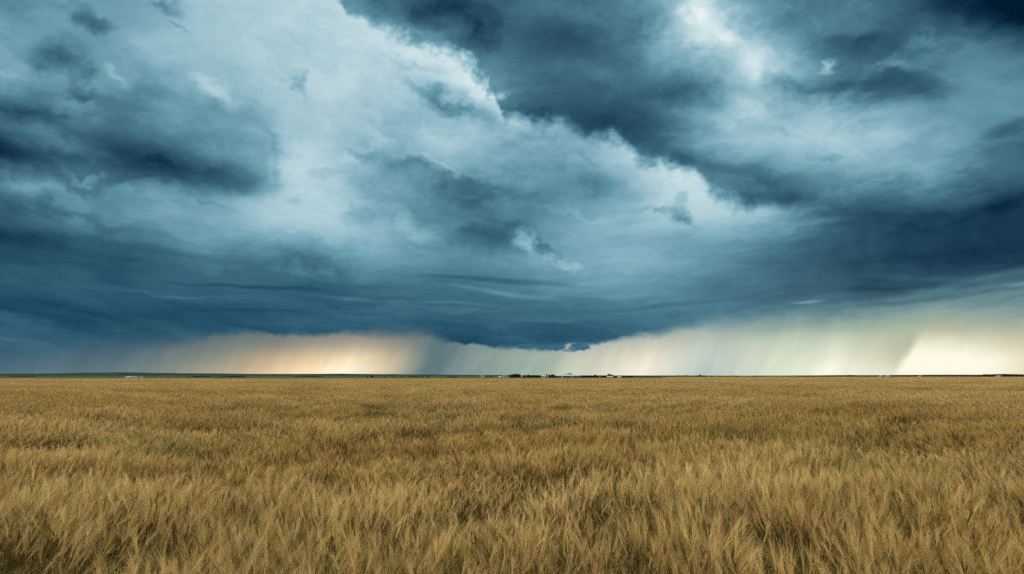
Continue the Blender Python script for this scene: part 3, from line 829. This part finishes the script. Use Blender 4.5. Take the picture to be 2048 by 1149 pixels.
tree(1977.5, 748.9, 4, 1000, 'tall', 'second pointed tree at the left tip of the far right grove', 'trees at the far right grove')

def belt(px0, px1, prof, Y, name='shelterbelt', n=2600, seed=1, m=None, depth=16):
    """a far wood that reads as one mass of leaves"""
    rnd = random.Random(seed); vs = []; fs = []; Y = Y * KD
    xs = [p[0] for p in prof]; hs = [p[1] for p in prof]
    for i in range(n):
        px = rnd.uniform(px0, px1)
        top = float(np.interp(px, xs, hs)) + .9 * (value_noise(np.array([px / 5.0]), np.array([seed * 3.3]), 5)[0] - .35)
        H = max(.6, Z_at(top, Y)); Yp = Y + rnd.uniform(0, depth)
        z = H * (1 - rnd.random() ** 1.6)
        p = Vector((X_at(px, Y) , Yp, z)); s = rnd.uniform(.35, .85) * PX(Y)
        a = Vector((rnd.gauss(0, 1), rnd.gauss(0, .5), rnd.gauss(0, 1))).normalized(); b = a.cross(Vector((rnd.gauss(0, .4), 1, rnd.gauss(0, .4)))).normalized()
        k = len(vs); vs += [p - a * s, p - b * s * .7, p + a * s, p + b * s * .7]; fs.append((k, k + 1, k + 2, k + 3))
    return tag(link_mesh(name, vs, fs, m or leaf_m), kind='stuff')
belt(1019, 1083, [(1019, 752.6), (1040, 752.8), (1062, 753.2), (1083, 753.0)], 712, 'hedge', n=1300, seed=11)
belt(1092, 1111, [(1092, 752.2), (1111, 752.0)], 712, 'hedge', n=500, seed=12)
belt(1163, 1262, [(1163, 752.9), (1190, 752.6), (1214, 753.0), (1262, 753.2)], 722, 'hedge', n=1800, seed=13)
belt(372, 412, [(372, 754.0), (385, 753.4), (400, 752.9), (412, 754.0)], 820, seed=1, n=900)
belt(428, 480, [(428, 754.2), (445, 753.6), (462, 752.9), (478, 753.4), (480, 754)], 800, seed=2, n=1200)
belt(14, 60, [(14, 753.2), (40, 752.9), (60, 753.6)], 1200, seed=3, n=700)
belt(585, 640, [(585, 753.9), (612, 753.4), (620, 753.0), (640, 753.8)], 900, seed=4, n=700)
belt(1250, 1380, [(1250, 752.0), (1320, 752.0), (1380, 751.5)], 1300, seed=5, n=1500)
belt(1600, 2060, [(1600, 752.2), (1680, 751.6), (1688, 750.6), (1708, 750.6), (1716, 751.5), (1770, 751.1), (1800, 751.4), (1850, 751.2), (1950, 751.4), (2060, 751.2)], 1400, seed=6, n=6500)
belt(1966, 2075, [(1966, 750.8), (1975, 750.0), (1990, 749.4), (2020, 748.8), (2048, 749.4), (2075, 749.4)], 1010, seed=7, n=5200)

def box(v, f, x0, x1, y0, y1, z0, z1):
    k = len(v)
    v += [(x0, y0, z0), (x1, y0, z0), (x1, y1, z0), (x0, y1, z0), (x0, y0, z1), (x1, y0, z1), (x1, y1, z1), (x0, y1, z1)]
    f += [(k, k + 3, k + 2, k + 1), (k + 4, k + 5, k + 6, k + 7), (k, k + 1, k + 5, k + 4), (k + 1, k + 2, k + 6, k + 5), (k + 2, k + 3, k + 7, k + 6), (k + 3, k, k + 4, k + 7)]
def box_part(name, b, m, parent):
    v = []; f = []; box(v, f, *b); return link_mesh(name, v, f, m, parent)

def building(px0, px1, ytop, yeave, Y, depth, wm, rm, name, label, cat, doors=(), windows=0, group=None):
    """gabled building, ridge running across the view"""
    Y *= KD; depth *= KD
    x0, x1 = X_at(px0, Y), X_at(px1, Y); L = x1 - x0; H = Z_at(yeave, Y); Hr = Z_at(ytop, Y + depth / 2)
    e = bpy.data.objects.new(name, None); COL.objects.link(e); e.location = ((x0 + x1) / 2, Y, 0); tag(e, label, cat, group)
    h = L / 2
    # walls with gable ends as one shell
    v = [(-h, 0, 0), (h, 0, 0), (h, depth, 0), (-h, depth, 0), (-h, 0, H), (h, 0, H), (h, depth, H), (-h, depth, H), (-h, depth / 2, Hr - .08), (h, depth / 2, Hr - .08)]
    f = [(0, 1, 5, 4), (2, 3, 7, 6), (1, 2, 6, 9, 5), (3, 0, 4, 8, 7)]
    link_mesh('wall', v, f, wm, e)
    o = .28; t = .1; sl = (Hr - H) / (depth / 2)
    def rf(z): return [(-h - o, -o, H - sl * o + z), (h + o, -o, H - sl * o + z), (h + o, depth / 2, Hr + z), (-h - o, depth / 2, Hr + z), (-h - o, depth + o, H - sl * o + z), (h + o, depth + o, H - sl * o + z)]
    v = rf(.02) + rf(.02 + t)
    f = [(0, 3, 2, 1), (3, 4, 5, 2), (6, 7, 8, 9), (9, 8, 11, 10), (0, 1, 7, 6), (1, 2, 8, 7), (2, 5, 11, 8), (5, 4, 10, 11), (4, 3, 9, 10), (3, 0, 6, 9)]
    link_mesh('roof', v, f, rm, e)
    for a, b, hh, m in doors:
        box_part('door', (-h + L * a, -h + L * b, -.06, -.004, .05, H * hh), m, e)
    for i in range(windows):
        c = -h + L * (i + .5) / windows
        fr = box_part('window', (c - .6, c + .6, -.05, -.004, H * .42, H * .8), white_m if wm is not white_m else grey_m, e)
        box_part('pane', (c - .5, c + .5, -.08, -.052, H * .46, H * .76), dark_m, fr)
    return e

building(1111.5, 1161.8, 749.7, 751.9, 700, 16, wall_navy, roof_light, 'long_barn', 'long navy blue barn with a pale blue metal roof in the middle of the farm', 'barn',
         doors=[(.22, .29, .55, white_m), (.62, .68, .7, blue_grey)])
building(1083.0, 1091.2, 750.7, 752.3, 698, 9, blue_grey, white_m, 'shed', 'small blue grey shed with a white roof left of the long barn', 'shed', doors=[(.08, .38, .6, white_m), (.6, .9, .6, grey_m)])
building(1215.2, 1226.0, 752.9, 754.1, 690, 8, white_m, grey_m, 'bungalow', 'long low white bungalow in front of the double topped tree right of the barn', 'house', windows=4)
building(1236.0, 1241.5, 753.0, 753.7, 690, 6, white_m, grey_m, 'box_shed', 'small white box shed at the right end of the farm', 'shed', doors=[(.3, .6, .7, grey_m)])
building(996.5, 1003, 753.1, 753.9, 705, 6, white_m, white_m, 'low_shed', 'low white roofed shed left of the grey grain bins', 'shed', doors=[(.3, .6, .7, grey_m)])
building(249.5, 262.0, 753.6, 754.5, 640, 12, white_m, roof_light, 'white_barn', 'low white barn alone on the left horizon below the ridge', 'barn', doors=[(.4, .6, .8, grey_m)])
building(266.5, 272.5, 754.2, 754.8, 640, 6, white_m, white_m, 'small_barn', 'smaller white shed just right of the lone white barn on the left', 'shed', doors=[(.3, .6, .7, grey_m)])
building(281, 283.5, 754.4, 754.9, 640, 4, white_m, grey_m, 'hut', 'tiny white hut right of the two white sheds on the left', 'hut', doors=[(.3, .7, .7, grey_m)])
for px0, px1, lb in [(1761, 1764.5, 'tiny white farmhouse in the far right tree line, nearest the bright gap'), (1774, 1779, 'tiny pale shed right of the first far farmhouse in the right tree line'),
                     (1840, 1843, 'tiny white house at the foot of the brightest gap on the right'), (1996, 2002, 'pale grey house in front of the far right grove')]:
    building(px0, px1, 751.7, 752.4, 980 if px0 < 1990 else 1000, 6, white_m, grey_m, 'farmhouse', lb, 'house', windows=2)

def ring(M, z, r, k=16): 
    n = len(M.v)
    for j in range(k): M.v.append(Vector((r * math.cos(2 * math.pi * j / k), r * math.sin(2 * math.pi * j / k), z)))
    return n
def lathe(name, prof, m, parent, k=16):
    M = Mesher(); ns = [ring(M, z, r, k) for z, r in prof]
    for a, b in zip(ns, ns[1:]):
        for j in range(k): M.f.append((a + j, a + (j + 1) % k, b + (j + 1) % k, b + j))
    return link_mesh(name, M.v, M.f, m, parent)

def grain_bin(px, wpx, ytop, Y, m, label, group):
    Y *= KD
    e = bpy.data.objects.new('grain_bin', None); COL.objects.link(e); e.location = (X_at(px, Y), Y, 0); tag(e, label, 'grain bin', group)
    r = wpx * PX(Y) / 2; H = Z_at(ytop, Y); he = H - r * .55
    prof = [(0, r)]
    z = 0
    while z < he - .9: z += .8; prof += [(z, r), (z + .04, r * 1.012), (z + .08, r)]
    lathe('wall', prof + [(he, r)], m, e)
    lathe('roof', [(he - .02, r * 1.04), (H - .25, r * .18), (H, r * .16), (H + .02, .01)], white_m, e)
    v = []; f = []
    for i in range(int(he / .4)): box(v, f, -.22, .22, -r - .12, -r - .08, .3 + i * .4, .34 + i * .4)
    box(v, f, -.26, -.22, -r - .13, -r - .03, .1, he); box(v, f, .22, .26, -r - .13, -r - .03, .1, he)
    link_mesh('ladder', v, f, grey_m, e)
GB = 'upright grain bins of the farm'
grain_bin(961.5, 2.8, 750.6, 702, blue_grey, 'left dark blue grey bin of the twin silos standing apart from the farm', GB)
grain_bin(966.0, 3.0, 750.2, 700, white_m, 'right white bin of the twin silos standing apart from the farm', GB)
grain_bin(1007.6, 2.8, 749.9, 705, grey_m, 'leftmost white capped bin beside the tall grove', GB)
grain_bin(1011.0, 2.4, 750.6, 709, blue_grey, 'dark narrow bin between the pale ones by the tall grove', GB)
grain_bin(1014.6, 3.0, 750.6, 705, blue_grey, 'blue grey bin just left of the tall grove', GB)
grain_bin(1018.4, 2.2, 751.8, 697, grey_m, 'short pale bin touching the foot of the tall grove', GB)

def hopper(px, wpx, ytop, Y, label):
    Y *= KD
    e = bpy.data.objects.new('hopper_bin', None); COL.objects.link(e); e.location = (X_at(px, Y), Y, 0); tag(e, label, 'hopper bin', 'white hopper bins of the farm')
    r = wpx * PX(Y) / 2; H = Z_at(ytop, Y); zc = H * .48
    lathe('shell', [(zc, r), (H - r * .5, r)], white_m, e)
    lathe('roof', [(H - r * .52, r * 1.03), (H - .1, r * .15), (H, .01)], white_m, e)
    lathe('hopper_cone', [(zc + .02, r * 1.01), (H * .2, r * .16), (H * .12, r * .16)], white_m, e)
    for i in range(4):
        a = math.pi / 4 + i * math.pi / 2; c, s_ = math.cos(a) * r * .96, math.sin(a) * r * .96
        box_part('leg', (c - .06, c + .06, s_ - .06, s_ + .06, 0, zc + .3), grey_m, e)
hopper(1043.6, 3.0, 750.4, 692, 'lone white hopper bin on legs right beside the tall grove')
hopper(1095.0, 2.8, 750.8, 690, 'white hopper bin on legs between the white shed and the barn')
for px, ytop, lb in [(1199.5, 750.4, 'thin white pole above the low row right of the barn'), (1243.5, 750.4, 'thin white pole near the box shed at the right end of the farm')]:
    e = bpy.data.objects.new('light_pole', None); COL.objects.link(e); e.location = (X_at(px, 696 * KD), 696 * KD, 0); tag(e, lb, 'pole', 'thin white poles')
    H = Z_at(ytop, 696 * KD)
    lathe('post', [(0, .22), (H * .6, .17), (H, .12)], white_m, e, 8)
    box_part('lamp_head', (-.15, .9, -.16, .16, H, H + .18), white_m, e)

#==HAZE==
hz = bpy.data.materials.new('haze_air'); hz.use_nodes = True; hn = hz.node_tree; hn.nodes.clear()
pv = hn.nodes.new('ShaderNodeVolumePrincipled'); ho = hn.nodes.new('ShaderNodeOutputMaterial')
pv.inputs['Color'].default_value = (0.30, 0.55, 0.85, 1); pv.inputs['Density'].default_value = 0.000008
pv.inputs['Anisotropy'].default_value = 0.0
hn.links.new(pv.outputs[0], ho.inputs['Volume'])
v = []; f = []; box(v, f, -6800, 6800, -6800, 6800, -1.5, 34)
tag(link_mesh('haze', v, f, hz), kind='stuff')
